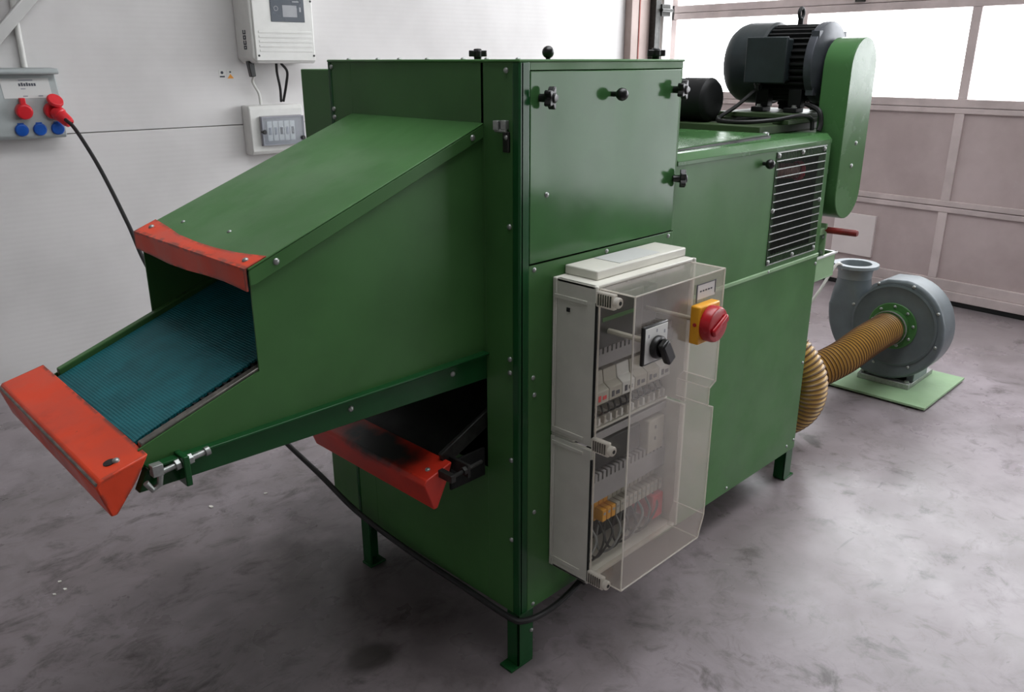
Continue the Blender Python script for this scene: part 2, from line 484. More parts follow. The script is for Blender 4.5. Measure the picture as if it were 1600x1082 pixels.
w1 = struct('window_1', b_, 'white_sheet', 'large frosted window right of the garage door')
obj('pane', B().box(DOOR_N + .01, DOOR_N + .02, WA, WB_, WC, WD), 'frosted_pane', w1)
for k in range(1, 4): obj('mullion', B().box(DOOR_N - .01, DOOR_N + .01, WA + (WB_ - WA) * k / 4 - .03, WA + (WB_ - WA) * k / 4 + .03, WC, WD), 'white_sheet', w1)
wf = B()
wf.box(DOOR_N + .06, DOOR_N + .16, MR, WALL_M + .1, 0, CEIL)
wf.box(DOOR_N, DOOR_N + .06, WB_, -1.545, 0, CEIL)
wf.box(DOOR_N, DOOR_N + .06, MR, WA, 0, CEIL)
wf.box(DOOR_N, DOOR_N + .06, WA, WB_, 0, WC)
wf.box(DOOR_N, DOOR_N + .06, WA, WB_, WD, CEIL)
wf.box(DOOR_N, DOOR_N + .06, -7.2, WALL_M, 3.3, CEIL)
struct('wall_front', wf, 'wall_panel_white', 'wall around the sectional garage doors')

# post, track and seal strip at the corner beside the door
tr = struct('trim_1', B().box(4.03, 4.33, 3.21, WALL_M, 0, 3.3), 'post_brown', 'brownish post in the corner beside the garage door', None, .006)
obj('strip', B().box(4.118, 4.128, 3.204, 3.211, 0, 3.3), 'red_strip', tr)
obj('guide', B().box(4.41, 4.52, 3.20, WALL_M, 0, 3.3), 'white_sheet', tr, .004)
rl = B(); rl.box(4.25, 4.30, 3.15, 3.211, 0, 3.3); rl.box(4.30, 4.312, 3.15, 3.17, 0, 3.3)
obj('track', rl, 'steel_dark', tr, .002)
hb = B(); hb.box(4.312, 4.42, 3.14, 3.205, 1.93, 2.02); hb.cyl((4.30, 3.135, 1.975), (4.44, 3.135, 1.975), .014)
obj('roller_bracket', hb, 'steel_dark', tr, .004)

bk = obj('door_bracket', B().box(DOOR_N - .02, DOOR_N, 1.60, 1.67, 1.975, 2.02), 'steel_dark', bpy.data.objects['door_1'], .003)
# pale board on the door
wb = obj('white_board', B().box(-.025, 0, -.155, .155, -.15, .15), 'board_white', None, .002)
wb.location = R2W(DOOR_N + .018, 1.465, .385); wb.rotation_euler = (0, 0, PSI)
tag(wb, 'pale rectangular board on the garage door behind the red handle', 'board')

# ------------------------------------------------------------------ the machine
H, W, L1, L2, ZB, H2, ZB2 = 1.60, .729, .618, 1.572, .177, 1.356, .134
mac = thing('cutting_machine', 'large green industrial cutting machine with orange lips, control cabinet and motors', 'machine')
T = .004
def screw(parent, p, rot, s=1.0, src=None, name='screw'):
    return inst(src or SCREW, name, parent, p, rot, s)

# --- tall cabinet
fp = B()
fp.box(0, T, .0, .112, ZB, H); fp.box(0, T, .627, W, ZB, H)
fp.box(0, T, .112, .121, .905, H); fp.box(0, T, .112, .627, 1.462, H); fp.box(0, T, .112, .627, ZB, .585)
fpo = obj('front_panel', fp, 'green_paint', mac, .001)
for y, z in ((.715, 1.584), (.038, 1.58), (.716, 1.474), (.716, 1.452), (.029, 1.237), (.028, .911), (.028, .876), (.024, .638), (.023, .405)):
    screw(fpo, (-.001, y, z), RX_NEG_X, .9)
obj('corner_post', B().box(0.0, .031, -.006, .004, ZB, H).box(-.003, .012, -.006, .018, ZB, H), 'green_dark_gloss', mac, .004)
obj('corner_post', B().box(-.002, .012, W - .012, W + .004, ZB, H), 'green_dark_gloss', mac, .003)
sd = obj('side_door', B().box(.031, .608, -.006, 0, 1.148, 1.578), 'green_gloss', mac, .0015)
obj('top_frame_strip', B().box(.031, L1, -.004, .004, 1.580, H), 'green_paint', mac, .001)
obj('edge_strip', B().box(.609, L1, -.004, .004, 1.146, 1.580), 'green_paint', mac, .001)
sp = obj('side_panel', B().box(.031, L1, -.004, 0, ZB, 1.144), 'green_paint', mac, .0015)
for x, z in ((.049, 1.132), (.321, 1.134), (.596, 1.134), (.048, .858), (.053, .811), (.056, .476), (.054, .19)):
    screw(sp, (x, -.004, z), RX_NEG_Y, .85)
screw(sd, (.087, -.006, 1.305), RX_NEG_Y, .9)
obj('top_cover', B().box(-.004, L1 + .006, -.006, W + .004, H - .004, H + .003), 'green_paint', mac, .003)
obj('rear_panel', B().box(L1 - T, L1, 0, W, H2, H), 'green_paint', mac)
obj('left_panel', B().box(T, L1, W - T, W, ZB, H), 'green_paint', mac)
obj('bottom_panel', B().box(T, L1, 0, W, ZB, ZB + T), 'green_paint', mac)
obj('inner_baffle', B().box(.30, .31, .01, W - .01, .2, 1.55), 'interior_black', mac)
for y, x in ((.66, .02), (.53, .02), (.44, .02), (.33, .02), (.2, .02), (.12, .02), (.1, .1)):
    screw(mac, (x, y, H + .003), (0, 0, 0), .9)

def star_knob(name, parent, p, rot):
    b = B(); pts = []
    for k in range(40):
        a = 2 * math.pi * k / 40; r = .0205 + .0055 * math.cos(5 * a); pts.append((r * math.cos(a), r * math.sin(a)))
    b.prism(pts, 'z', .020, .036); b.lathe([(0, 0), (.009, 0), (.009, .006), (.0105, .020), (.012, .022)], seg=14)
    b.lathe([(0, .036), (.012, .036), (.010, .040), (0, .041)], seg=14)
    o = obj(name, b, 'black_plastic', parent, .002); o.location = p; o.rotation_euler = rot; return o
def ball_knob(parent, p, rot, h=.022):
    b = B(); b.cyl((0, 0, 0), (0, 0, h), .006, seg=12); b.sphere((0, 0, h + .008), .0155)
    o = obj('ball_knob', b, 'black_plastic', parent); o.location = p; o.rotation_euler = rot; return o
for x, z in ((.060, 1.522), (.578, 1.527), (.597, 1.293)):
    star_knob('star_knob', sd, (x, -.006, z), (math.pi / 2, 0, rnd.random()))
ball_knob(sd, (.318, -.006, 1.523), RX_NEG_Y)
for p in ((.27, .42, H), (.56, .045, H)):
    k = star_knob('star_knob', mac, (p[0], p[1], p[2] - .010), (0, 0, .3))
ball_knob(mac, (.30, .19, H), (0, 0, 0), .012)
# latch on the front, beside the corner
lt = B(); lt.box(-.012, .001, .030, .046, 1.455, 1.475); lt.box(-.016, .001, .050, .066, 1.453, 1.474); lt.cyl((-.008, .03, 1.452), (-.008, .066, 1.452), .004)
lo = obj('latch', lt, 'zinc', mac, .0015)
obj('latch_plate', B().box(-.006, .001, .026, .045, 1.405, 1.450), 'steel_dark', lo, .002)
screw(lo, (-.006, .034, 1.438), RX_NEG_X, .8)

# --- drive housing on the far side of the cabinet
sh = B(); sh.box(.05, .60, .735, .958, .146, 1.577)
sho = obj('side_housing', sh, 'green_paint', mac, .003)
obj('gap_shade_strip', B().box(.02, .05, W + .001, .738, .15, 1.56), 'interior_black', sho)  # black strip painting the shadow line between cabinet and housing

# --- rear section
up = B()
up.box(L1, 1.20, -.003, 0, .93, 1.326); up.box(1.488, L2, -.003, 0, .93, 1.326)
up.box(1.20, 1.488, -.003, 0, 1.286, 1.326); up.box(1.20, 1.488, -.003, 0, .93, .978)
upo = obj('rear_side_panel', up, 'green_paint', mac)
ball_knob(upo, (1.10, -.003, 1.291), RX_NEG_Y, .016)
lwr = obj('lower_side_panel', B().box(L1, L2, -.004, 0, ZB2, .915), 'green_paint', mac, .0015)
for x, z in ((1.059, .152), (1.503, .162), (1.558, .172), (1.555, .50), (1.56, .89)):
    screw(lwr, (x, -.004, z), RX_NEG_Y, .85)
obj('joint_strip', B().box(.70, L2, -.008, 0, .916, .929), 'green_pale', mac, .002)
screw(mac, (1.20, -.006, .922), RX_NEG_Y, .9)
# wire grille screwed over the opening
gx0, gx1, gz0, gz1 = 1.182, 1.534, .947, 1.318
g = B(); nz = 15
for i in range(nz):
    z = gz0 + (gz1 - gz0) * i / (nz - 1); g.box(gx0, gx1, -.0075, -.0045, z - .0016, z + .0016)
go2 = B()
for i in range(34):
    x = gx0 + (gx1 - gx0) * i / 33; go2.box(x - .0007, x + .0007, -.0055, -.0035, gz0, gz1)
go = obj('wire_grille', g, 'zinc', mac, smooth=False)
obj('cross_wires', go2, 'steel_dark', go, smooth=False)['kind'] = 'stuff'
for x, z in ((1.195, 1.308), (1.36, 1.308), (1.520, 1.308), (1.188, 1.13), (1.525, 1.13), (1.19, .957), (1.36, .957), (1.522, .957)):
    screw(go, (x, -.006, z), RX_NEG_Y, 1.15)
# what shows through the grille
obj('rotor_drum', B().cyl((1.34, .12, 1.10), (1.34, .28, 1.10), .09, seg=28), 'motor_black', mac)
obj('lever_shaft', B().cyl((1.24, .060, 1.248), (1.435, .050, 1.235), .026, seg=18), 'rust_brown', mac)
obj('pulley', B().lathe([(0, 0), (.030, 0), (.034, .006), (.034, .016), (.0, .016)], (1.432, .050, 1.235), (.9, -.42, -.05), 20), 'pulley_red', mac)
obj('inner_plate', B().box(L1 + .02, L2 - .02, .30, .31, .3, 1.30), 'interior_black', mac)
obj('end_panel', B().box(L2 - T, L2, 0, W, ZB2, 1.33), 'green_paint', mac)
obj('far_panel', B().box(L1, L2, W - T, W, ZB2, 1.33), 'green_paint', mac)
obj('base_panel', B().box(L1, L2, 0, W, ZB2, ZB2 + T), 'green_paint', mac)
tp = B(); tp.prism([(-.006, 1.324), (-.006, 1.336), (.014, 1.355), (.02, H2), (W, H2), (W, 1.35), (.02, 1.35), (0, 1.324)], 'x', L1 + .002, L2)
tpo = obj('top_plate', tp, 'green_satin', mac, .001)
ld = B(); ld.hexa([(L1 + .02, .045, H2 + .001), (1.25, .075, H2 + .001), (1.25, .62, H2 + .001), (L1 + .02, .62, H2 + .001)], [(L1 + .02, .045, H2 + .006), (1.25, .075, H2 + .014), (1.25, .62, H2 + .010), (L1 + .02, .62, H2 + .006)])
ldo = obj('lid', ld, 'green_satin', mac, .001)
lh = B(); lh.hexa([(L1 + .02, .036, H2), (1.25, .060, H2), (1.25, .075, H2), (L1 + .02, .045, H2)], [(L1 + .02, .036, H2 + .003), (1.25, .060, H2 + .008), (1.25, .075, H2 + .008), (L1 + .02, .045, H2 + .003)])
obj('lid_shade_wedge', lh, 'black_rubber', ldo)  # black wedge standing in for the shaded gap under the lifted lid
screw(ldo, (1.262, .085, H2 + .012), (0, 0, 0), 1.4)
# rotor housing reaching out under the motor
obj('rotor_housing', B().box(L2, 1.90, .145, W, .93, H2), 'green_paint', mac, .003)
# motor bed
mb = B(); mb.box(1.30, 1.93, .13, .72, H2, 1.386)
mbo = obj('motor_bed', mb, 'green_grimy', mac, .003)
obj('slide_rail', B().box(1.44, 1.92, .10, .16, 1.386, 1.402), 'green_grimy', mbo, .002)
obj('slide_rail', B().box(1.44, 1.92, .36, .42, 1.386, 1.402), 'green_grimy', mbo, .002)
obj('slide_plate', B().box(1.50, 1.88, .10, .42, 1.402, 1.418), 'green_grimy', mbo, .002)
obj('cable', B().tube(spline([(1.565, .30, 1.50), (1.50, .34, 1.44), (1.42, .36, 1.402), (1.36, .32, 1.394), (1.36, .22, 1.394), (1.42, .14, 1.402), (1.50, .085, 1.416), (1.56, .075, 1.40), (1.565, .07, 1.363)], 8), .0075, 8), 'black_rubber', mbo)
obj('cable', B().tube(spline([(1.60, .12, 1.45), (1.58, .06, 1.43), (1.575, .045, 1.39), (1.565, .045, 1.362)], 8), .009, 8), 'black_rubber', mbo)

# --- main motor, shaft along the machine's width
mx, mz = 1.70, 1.588
mm = B()
fin = []
nf = 36
for k in range(nf * 4):
    a = 2 * math.pi * k / (nf * 4); r = .135 if (k % 4) < 2 else .122; fin.append((mx + r * math.cos(a), mz + r * math.sin(a)))
mm.prism(fin, 'y', .13, .31)
mo = obj('main_motor', mm, 'motor_black', mac, smooth=False)
fc = B(); fc.lathe([(0, 0), (.03, -.002), (.10, -.004), (.125, -.014), (.139, -.034), (.146, -.06), (.146, -.165), (.138, -.172), (.0, -.172)], (mx, .470, mz), (0, 1, 0), 40)
obj('fan_cover', fc, 'motor_paint', mo)
ef = B(); ef.lathe([(0, 0), (.10, 0), (.132, .012), (.142, .016), (.142, .045), (.128, .05), (0, .05)], (mx, .082, mz), (0, 1, 0), 40)
for k in range(4):
    a = math.pi / 4 + k * math.pi / 2; ef.box(mx + .135 * math.cos(a) - .014, mx + .135 * math.cos(a) + .014, .095, .125, mz + .135 * math.sin(a) - .014, mz + .135 * math.sin(a) + .014)
obj('end_shield', ef, 'motor_flange', mo, .002)
tb = B(); tb.box(1.545, 1.59, .185, .335, 1.525, 1.672)
tbo = obj('terminal_box', tb, 'motor_paint', mo, .006)
obj('terminal_lid', B().box(1.530, 1.5445, .180, .340, 1.520, 1.678), 'motor_paint', mo, .004)
obj('cable_gland', B().lathe([(0, 0), (.014, 0), (.014, .012), (.010, .014), (.010, .03), (0, .03)], (1.565, .30, 1.525), (0, 0, -1), 12), 'black_plastic', mo)
eb = B(); eb.cyl((mx, .225, mz + .125), (mx, .225, mz + .155), .010, seg=12)
eb.tube([(mx + .016 * math.sin(2 * math.pi * k / 16), .225, mz + .172 - .018 * math.cos(2 * math.pi * k / 16)) for k in range(17)], .0065, 8)
obj('eyebolt', eb, 'motor_black', mo)
for x0, x1 in ((1.565, 1.625), (1.775, 1.835)):
    for y0, y1 in ((.14, .19), (.27, .32)): ft = B(); ft.box(x0, x1, y0, y1, 1.419, 1.436); ft.box((x0 + x1) / 2 - .02 + (.02 if x0 < 1.7 else -.02), (x0 + x1) / 2 + .02 + (.02 if x0 < 1.7 else -.02), y0, y1, 1.436, 1.50); obj('motor_foot', ft, 'motor_black', mo, .003)
screw(mo, (1.58, .155, 1.437), (0, 0, 0), 1.0, HEXBOLT, 'bolt'); screw(mo, (1.58, .295, 1.437), (0, 0, 0), 1.0, HEXBOLT, 'bolt')

# --- belt guard, a long rounded box
gcx, gr, gza, gzb = 1.702, .103, 1.042, 1.676
def stadium(r, n=14):
    pts = []
    for k in range(n + 1):
        a = math.pi * k / n; pts.append((gcx + r * math.cos(a), gzb - gr + r * math.sin(a)))
    for k in range(n + 1):
        a = math.pi + math.pi * k / n; pts.append((gcx + r * math.cos(a), gza + gr + r * math.sin(a)))
    return pts
gd = B(); gd.prism(stadium(gr), 'y', -.030, .072)
gdo = obj('belt_guard', gd, 'green_satin', mac, .003)
for x, z in ((1.715, 1.315), (1.700, 1.235)):
    screw(gdo, (x, -.030, z), RX_NEG_Y, 1.1)
screw(gdo, (1.600, .02, 1.22), RX_NEG_X, 1.3, HEXBOLT, 'bolt')
obj('guard_bracket', B().box(1.59, 1.75, .072, .146, 1.12, 1.30), 'green_paint', gdo, .002)

# --- small motor behind the tall cabinet
sx, sz = 1.385, 1.463
sm = B(); fin = []
for k in range(96):
    a = 2 * math.pi * k / 96; r = .074 if (k % 4) < 2 else .068; fin.append((sx + r * math.cos(a), sz + r * math.sin(a)))
sm.prism(fin, 'y', .475, .58)
smo = obj('feed_motor', sm, 'motor_paint', mac, smooth=False)
obj('fan_cover', B().lathe([(0, 0), (.055, .0), (.068, .006), (.077, .018), (.077, .12), (.0, .12)], (sx, .365, sz), (0, 1, 0), 32), 'motor_black', smo)
obj('motor_foot', B().box(sx - .06, sx + .06, .48, .57, 1.386, 1.402), 'motor_black', smo, .003)
obj('gearbox', B().box(sx - .075, sx + .075, .58, .70, 1.386, 1.545), 'motor_paint', smo, .008)

# --- lever, handle and tray at the far end
lvb = B(); lvb.box(1.640, 1.648, .004, .036, .905, 1.025)
lv = obj('lever_plate', lvb, 'green_pale', mac, .003)
obj('lever_arm', B().box(L2, 1.644, .010, .030, .985, 1.010), 'green_pale', lv, .002)
for z in (.975, .915): screw(lv, (1.640, .018, z), RX_NEG_X, 1.0, HEXBOLT, 'bolt')
obj('handle', B().lathe([(0, 0), (.0125, 0), (.0125, .118), (.010, .125), (0, .125)], (1.652, .018, 1.0), (0, -1, .02), 16), 'red_paint', lv)
trb = B(); trb.box(L2, 1.745, .004, .010, .815, .900); trb.box(L2, 1.745, .14, .146, .815, .900); trb.box(1.739, 1.745, .004, .146, .815, .900); trb.box(L2, 1.745, .004, .146, .810, .816)
tro = obj('tray', trb, 'green_pale', mac, .002)
obj('tray_rim', B().box(L2, 1.752, -.002, .010, .898, .905).box(1.738, 1.752, .0, .15, .898, .905), 'white_sheet', tro, .001)

# --- legs of angle steel with foot plates
def leg(x, y, sx_, sy_, zt, foot):
    b = B()
    xs = sorted((x, x + sx_ * .058)); ys = sorted((y, y + sy_ * .006)); b.box(xs[0], xs[1], ys[0], ys[1], .008, zt)
    xs = sorted((x, x + sx_ * .006)); ys = sorted((y, y + sy_ * .044)); b.box(xs[0], xs[1], ys[0], ys[1], .008, zt)
    o = obj('leg', b, 'green_dark_gloss', mac, .0015)
    f = foot; obj('foot_plate', B().box(f[0], f[1], f[2], f[3], 0.0005, .008), 'green_dark_gloss', o, .001)
    return o
l_ = leg(0.0, -.002, 1, 1, ZB - .001, (-.026, .058, -.001, .046))
screw(l_, (.050, -.003, .105), RX_NEG_Y, .8)
leg(0.0, W, 1, -1, ZB - .001, (-.004, .058, W - .046, W + .002))
leg(1.515, .0, 1, 1, ZB2 - .001, (1.525, 1.60, -.002, .046))
leg(1.515, W, 1, -1, ZB2 - .001, (1.52, 1.60, W - .06, W + .004))

# --- infeed chute
YR, YL = .122, .624
ch = B()
side = [(-.607, 1.222), (.0, 1.456), (.0, .90), (-.858, .90), (-.858, .936), (-.608, 1.021)]
ch.prism(side, 'y', YR - .002, YR + .002); ch.prism(side, 'y', YL - .002, YL + .002)
ch.box(-.85, .0, YR, YL, .898, .902)
cho = obj('infeed_chute', ch, 'green_paint', mac)
# lid of the chute with turned-down flanges
sl = (1.462 - 1.226) / .612
def zt(x): return 1.226 + sl * (x + .612)
cv = B()
cv.prism([(-.612, zt(-.612)), (0, zt(0)), (0, zt(0) + .004), (-.612, zt(-.612) + .004)], 'y', YR - .010, YL + .010)
for ya, yb in ((YR - .010, YR - .006), (YL + .006, YL + .010)):
    cv.prism([(-.612, zt(-.612)), (0, zt(0)), (0, zt(0) - .030), (-.60, zt(-.60) - .034), (-.612, zt(-.612) - .03)], 'y', ya, yb)
cvo = obj('chute_lid', cv, 'green_paint', cho, .002)
for x in (-.553, -.035): screw(cvo, (x, YR - .010, zt(x) - .014), RX_NEG_Y, .95)
tilt = math.atan(sl)
for x, y in ((-.545, .53), (-.535, .33)): screw(cvo, (x, y, zt(x) + .004), (0, -tilt, 0), .7)
# orange strip folded over the mouth
ol = B()
bw = [.045, .032, .026, .026, .030, .042, .052]; ny = len(bw)
ys = [YR - .006 + (YL - YR + .018) * i / (ny - 1) for i in range(ny)]
top = []; btm = []
for i in range(ny):
    j = i
    xb = -.616 + bw[j]
    top.append([(-.618, ys[i], 1.186 + .004 * math.sin(i * 1.3)), (-.618, ys[i], zt(-.618) + .0065), (xb, ys[i], zt(xb) + .0062)])
    btm.append([(-.614, ys[i], 1.186 + .004 * math.sin(i * 1.3)), (-.614, ys[i], zt(-.614) + .0045), (xb, ys[i], zt(xb) + .0042)])
vt = [[ol.bm.verts.new(p) for p in r] for r in top]; vb = [[ol.bm.verts.new(p) for p in r] for r in btm]
for i in range(ny - 1):
    for k in range(2):
        ol.bm.faces.new((vt[i][k], vt[i][k + 1], vt[i + 1][k + 1], vt[i + 1][k])); ol.bm.faces.new((vb[i][k], vb[i + 1][k], vb[i + 1][k + 1], vb[i][k + 1]))
    for k in (0, 2): ol.bm.faces.new((vt[i][k], vt[i + 1][k], vb[i + 1][k], vb[i][k]))
for i in (0, ny - 1):
    for k in range(2): ol.bm.faces.new((vt[i][k], vt[i][k + 1], vb[i][k + 1], vb[i][k]))
olo = obj('mouth_strip', ol, 'orange_paint', cho)
for x, y in ((-.597, .150), (-.590, .60)): screw(olo, (x, y, zt(x) + .007), (0, -tilt, 0), .9)
# belt running up into the machine
def zbelt(x): return .944 + .372 * (x + .835)
bl = B(); bpts = [(-.835, zbelt(-.835)), (.20, zbelt(.20)), (.20, zbelt(.20) - .006), (-.835, zbelt(-.835) - .006)]
bpts = [(.2, zbelt(.2)), (-.84, zbelt(-.84)), (-.868, .926), (-.880, .905), (-.868, .885), (-.84, .876), (-.84, .881), (-.864, .889), (-.873, .905), (-.863, .921), (-.838, zbelt(-.838) - .006), (.2, zbelt(.2) - .006)]
bl.prism(bpts, 'y', .158, .600)
obj('conveyor_belt', bl, 'belt_teal', cho)
gb = B()
nt = 52
for i in range(nt):
    x = -.83 + i * (.83 / nt); gb.box(x, x + .008, .143, .157, zbelt(x) - .026, zbelt(x) - .002)
obj('belt_cleats', gb, 'black_rubber', cho, smooth=False)['kind'] = 'stuff'
sg = B(); sg.prism([(-.850, .944), (-.61, 1.026), (0.0, 1.234), (0, 1.206), (-.61, .998), (-.850, .916)], 'y', .1245, .142)
obj('side_guide', sg, 'steel_worn', cho, .002)
sg = B(); sg.prism([(-.835, zbelt(-.835) + .012), (.0, zbelt(0) + .012), (0, zbelt(0) - .02), (-.835, zbelt(-.835) - .02)], 'y', .603, .621)
obj('side_guide', sg, 'green_paint', cho, .002)
# beams under the chute
for y0, y1, q in ((YR - .012, YR + .010, 0), (YL - .010, YL + .012, 1)):
    bm_ = B(); bm_.prism([(-.872, .857), (-.850, .900), (0.0, .906), (0.0, .838)], 'y', y0, y1)
    bo = obj('beam', bm_, 'green_dark_gloss', cho, .002)
    if q == 0:
        obj('beam_lip', B().prism([(-.852, .899), (0.0, .905), (0.0, .911), (-.852, .905)], 'y', y0 - .010, y1), 'green_dark_gloss', bo, .002)
        for x in (-.41, -.115): screw(bo, (x, y0, .882), RX_NEG_Y, .95)
obj('beam', B().box(-.70, -.66, YR + .01, YL - .01, .86, .897), 'green_dark_gloss', cho, .002)
# orange lip over the front roller
lp = B()
def lipsec(y, dz):
    return [(-.850, y, .938 + dz), (-.938, y, .917 + dz), (-.946, y, .905 + dz), (-.929, y, .842 + dz), (-.918, y, .842 + dz), (-.876, y, .895 + dz)]
lp.hexa(lipsec(.095, -.004), lipsec(.655, .022))
lpo = obj('feed_lip', lp, 'orange_paint', cho, .003)
obj('worn_edge', B().cyl((-.9435, .097, .9065), (-.9435, .653, .9325), .0030, seg=8), 'steel_worn', lpo)
obj('slot', B().lathe([(0, 0), (.011, 0), (.011, .0015), (0, .0015)], (-.905, .135, .9225), (-.22, 0, 1), 14), 'black_rubber', lpo)
screw(lpo, (-.896, .128, .9265), (0, -.23, 0), .9)
# belt tensioner
tn = B()
tn.tube([(-.862, .097, .880), (-.852, .097, .862), (-.838, .097, .868), (-.834, .097, .890)], .006, 8)
tn.box(-.850, -.830, .088, .106, .888, .910); tn.cyl((-.835, .098, .890), (-.740, .098, .902), .0055, seg=12)
tn.lathe([(0, 0), (.011, 0), (.011, .010), (0, .010)], (-.806, .098, .8935), (1, 0, .12), 6); tn.lathe([(0, 0), (.011, 0), (.011, .010), (0, .010)], (-.782, .098, .8965), (1, 0, .12), 6)
tn.cyl((-.748, .098, .901), (-.738, .098, .9022), .009, seg=12)
tno = obj('tensioner', tn, 'zinc', cho, .001)
obj('tensioner_bracket', B().box(-.796, -.784, .080, .125, .852, .912), 'green_dark_gloss', tno, .002)

# --- outfeed conveyor in the slot under the chute
of = B(); of.prism([(-.15, .640), (.28, .80), (.28, .794), (-.15, .634)], 'y', .16, .58)
ofo = obj('outfeed_belt', of, 'black_rubber', mac)
for y0 in (.122, .598):
    obj('rail', B().prism([(-.150, .672), (.10, .782), (.10, .735), (-.14, .632)], 'y', y0, y0 + .012), 'steel_dark', ofo, .002)
lp = B()
def lip2(y): return [(-.135, y, .656), (-.218, y, .634), (-.226, y, .622), (-.198, y, .546), (-.186, y, .546), (-.150, y, .615)]
lp.hexa(lip2(.098), lip2(.63))
l2o = obj('outfeed_lip', lp, 'orange_dirty', mac, .003)
screw(l2o, (-.188, .13, .6425), (0, -.25, 0), .9)
tn = B(); tn.cyl((-.17, .06, .640), (-.07, .06, .648), .005, seg=10); tn.lathe([(0, 0), (.011, 0), (.011, .018), (0, .018)], (-.135, .06, .643), (1, 0, .08), 6)
tn.box(-.125, -.117, .05, .125, .625, .66); tn.box(-.18, -.165, .05, .10, .63, .65)
obj('tensioner', tn, 'steel_dark', mac, .001)
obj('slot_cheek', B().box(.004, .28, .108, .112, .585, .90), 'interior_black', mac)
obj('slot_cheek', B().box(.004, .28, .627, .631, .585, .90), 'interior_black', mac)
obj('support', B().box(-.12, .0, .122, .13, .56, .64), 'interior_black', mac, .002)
obj('support', B().box(-.12, 0, .60, .608, .56, .64), 'green_paint', mac, .002)

# --- control cabinet with clear cover
X0, X1, Z0, Z1, YD = .115, .532, .290, 1.104, -.142
cb = B()
ZM = .686
for za, zb in ((Z0, ZM - .004), (ZM + .004, Z1)):
    cb.box(X0, X1, -.018, -.004, za, zb)
    cb.box(X0, X0 + .010, YD, -.018, za, zb); cb.box(X1 - .010, X1, YD, -.018, za, zb)
    cb.box(X0, X1, YD + .004, -.018, za, za + .010) if za == Z0 else None
    cb.box(X0, X1, YD + .004, -.018, zb - .010, zb) if zb == Z1 else None
cb.box(X0 + .002, X1 - .002, -.08, -.004, ZM - .004, ZM + .004)
cbo = obj('control_cabinet', cb, 'grey_enclosure', mac, .003)
obj('rear_shade_sheet', B().box(X0 + .011, X1 - .011, -.022, -.0185, Z0 + .011, Z1 - .011), 'interior_black', cbo)  # black sheet painting the shade at the back, behind the devices
cp = B(); cp.prism([(.157, -.006), (.53, -.006), (.53, -.108), (.157, -.108)], 'z', Z1, 1.127)
obj('top_flange_plate', cp, 'grey_enclosure', cbo, .003)
obj('top_label_plate', B().box(.26, .43, -.095, -.012, 1.127, 1.1285), 'white_sheet', cbo, .0005)
# moulded wings on the side of the enclosure
wv = B()
for zc in (Z0 + .030, ZM - .020, ZM + .020, Z1 - .045):
    wv.box(X0 - .003, X0, -.115, -.012, zc - .005, zc + .005)
wv.box(X0 - .002, X0, -.012, -.008, Z0 + .03, ZM - .02); wv.box(X0 - .002, X0, -.012, -.008, ZM + .02, Z1 - .045)
obj('side_ribs', wv, 'grey_enclosure', cbo, .0015)
obj('rivet', B().box(X0 - .002, X0, -.062, -.052, 1.026, 1.036), 'print_black', cbo)
obj('gasket', B().box(X0 - .001, X0 + .004, YD - .003, YD + .002, Z0 + .01, ZM - .03).box(X0 - .001, X0 + .004, YD - .003, YD + .002, ZM + .03, Z1 - .04), 'interior_black', cbo)
# clear cover: shell with a notch and a stepped corner
CYF, CYB = -.246, -.145
ol_ = [(.124, .318), (.124, 1.098), (.503, 1.098), (.503, .790), (.474, .776), (.474, .726), (.500, .714), (.500, .385), (.476, .318)]
cs = B(); bm = cs.bm
ff = [bm.verts.new((p[0], CYF, p[1])) for p in ol_]; bb = [bm.verts.new((p[0], CYB, p[1])) for p in ol_]
bm.faces.new(ff)
for i in range(len(ol_)):
    j = (i + 1) % len(ol_); f_ = bm.faces.new((ff[i], ff[j], bb[j], bb[i]))
    if i == 0: f_.material_index = 1
cvr = obj('clear_cover', cs, ['acrylic_clear', 'acrylic_side'], cbo, smooth=False)
md = cvr.modifiers.new('solid', 'SOLIDIFY'); md.thickness = .003; md.offset = -1
eg = B()
loop = [Vector((p[0], CYF, p[1])) for p in ol_]
for i in range(len(loop)):
    eg.cyl(loop[i], loop[(i + 1) % len(loop)], .0022, seg=6)
for i in (0, 1, 2, 8): eg.cyl(loop[i], loop[i] + Vector((0, CYB - CYF, 0)), .002, seg=6)
for i in (3, 4, 5, 6, 7): eg.cyl(loop[i], loop[i] + Vector((0, CYB - CYF, 0)), .0017, seg=6)
eg.cyl((.124, CYB, .318), (.124, CYB, 1.098), .0022, seg=6)
obj('cover_edge', eg, 'acrylic_edge', cbo)
# hinge and catch blocks on the left of the cover
for zc in (1.077, .702, .318):
    hb = B(); hb.box(.112, .126, -.196, -.142, zc - .020, zc + .018)
    hb.lathe([(0, 0), (.013, 0), (.013, .014), (0, .014)], (.117, -.196, zc), (0, -1, 0), 14)
    h_ = obj('catch', hb, 'acrylic_edge', cbo, .003)
    rb = B()
    for k in range(6): rb.box(.1095, .112, -.188 + k * .007, -.1845 + k * .007, zc - .014, zc + .013)
    obj('catch_ribs', rb, 'steel_worn', h_)['kind'] = 'stuff'
    obj('catch_screw', B().lathe([(0, 0), (.005, 0), (.005, .001), (0, .001)], (.117, -.2102, zc), (0, -1, 0), 10), 'print_black', h_)
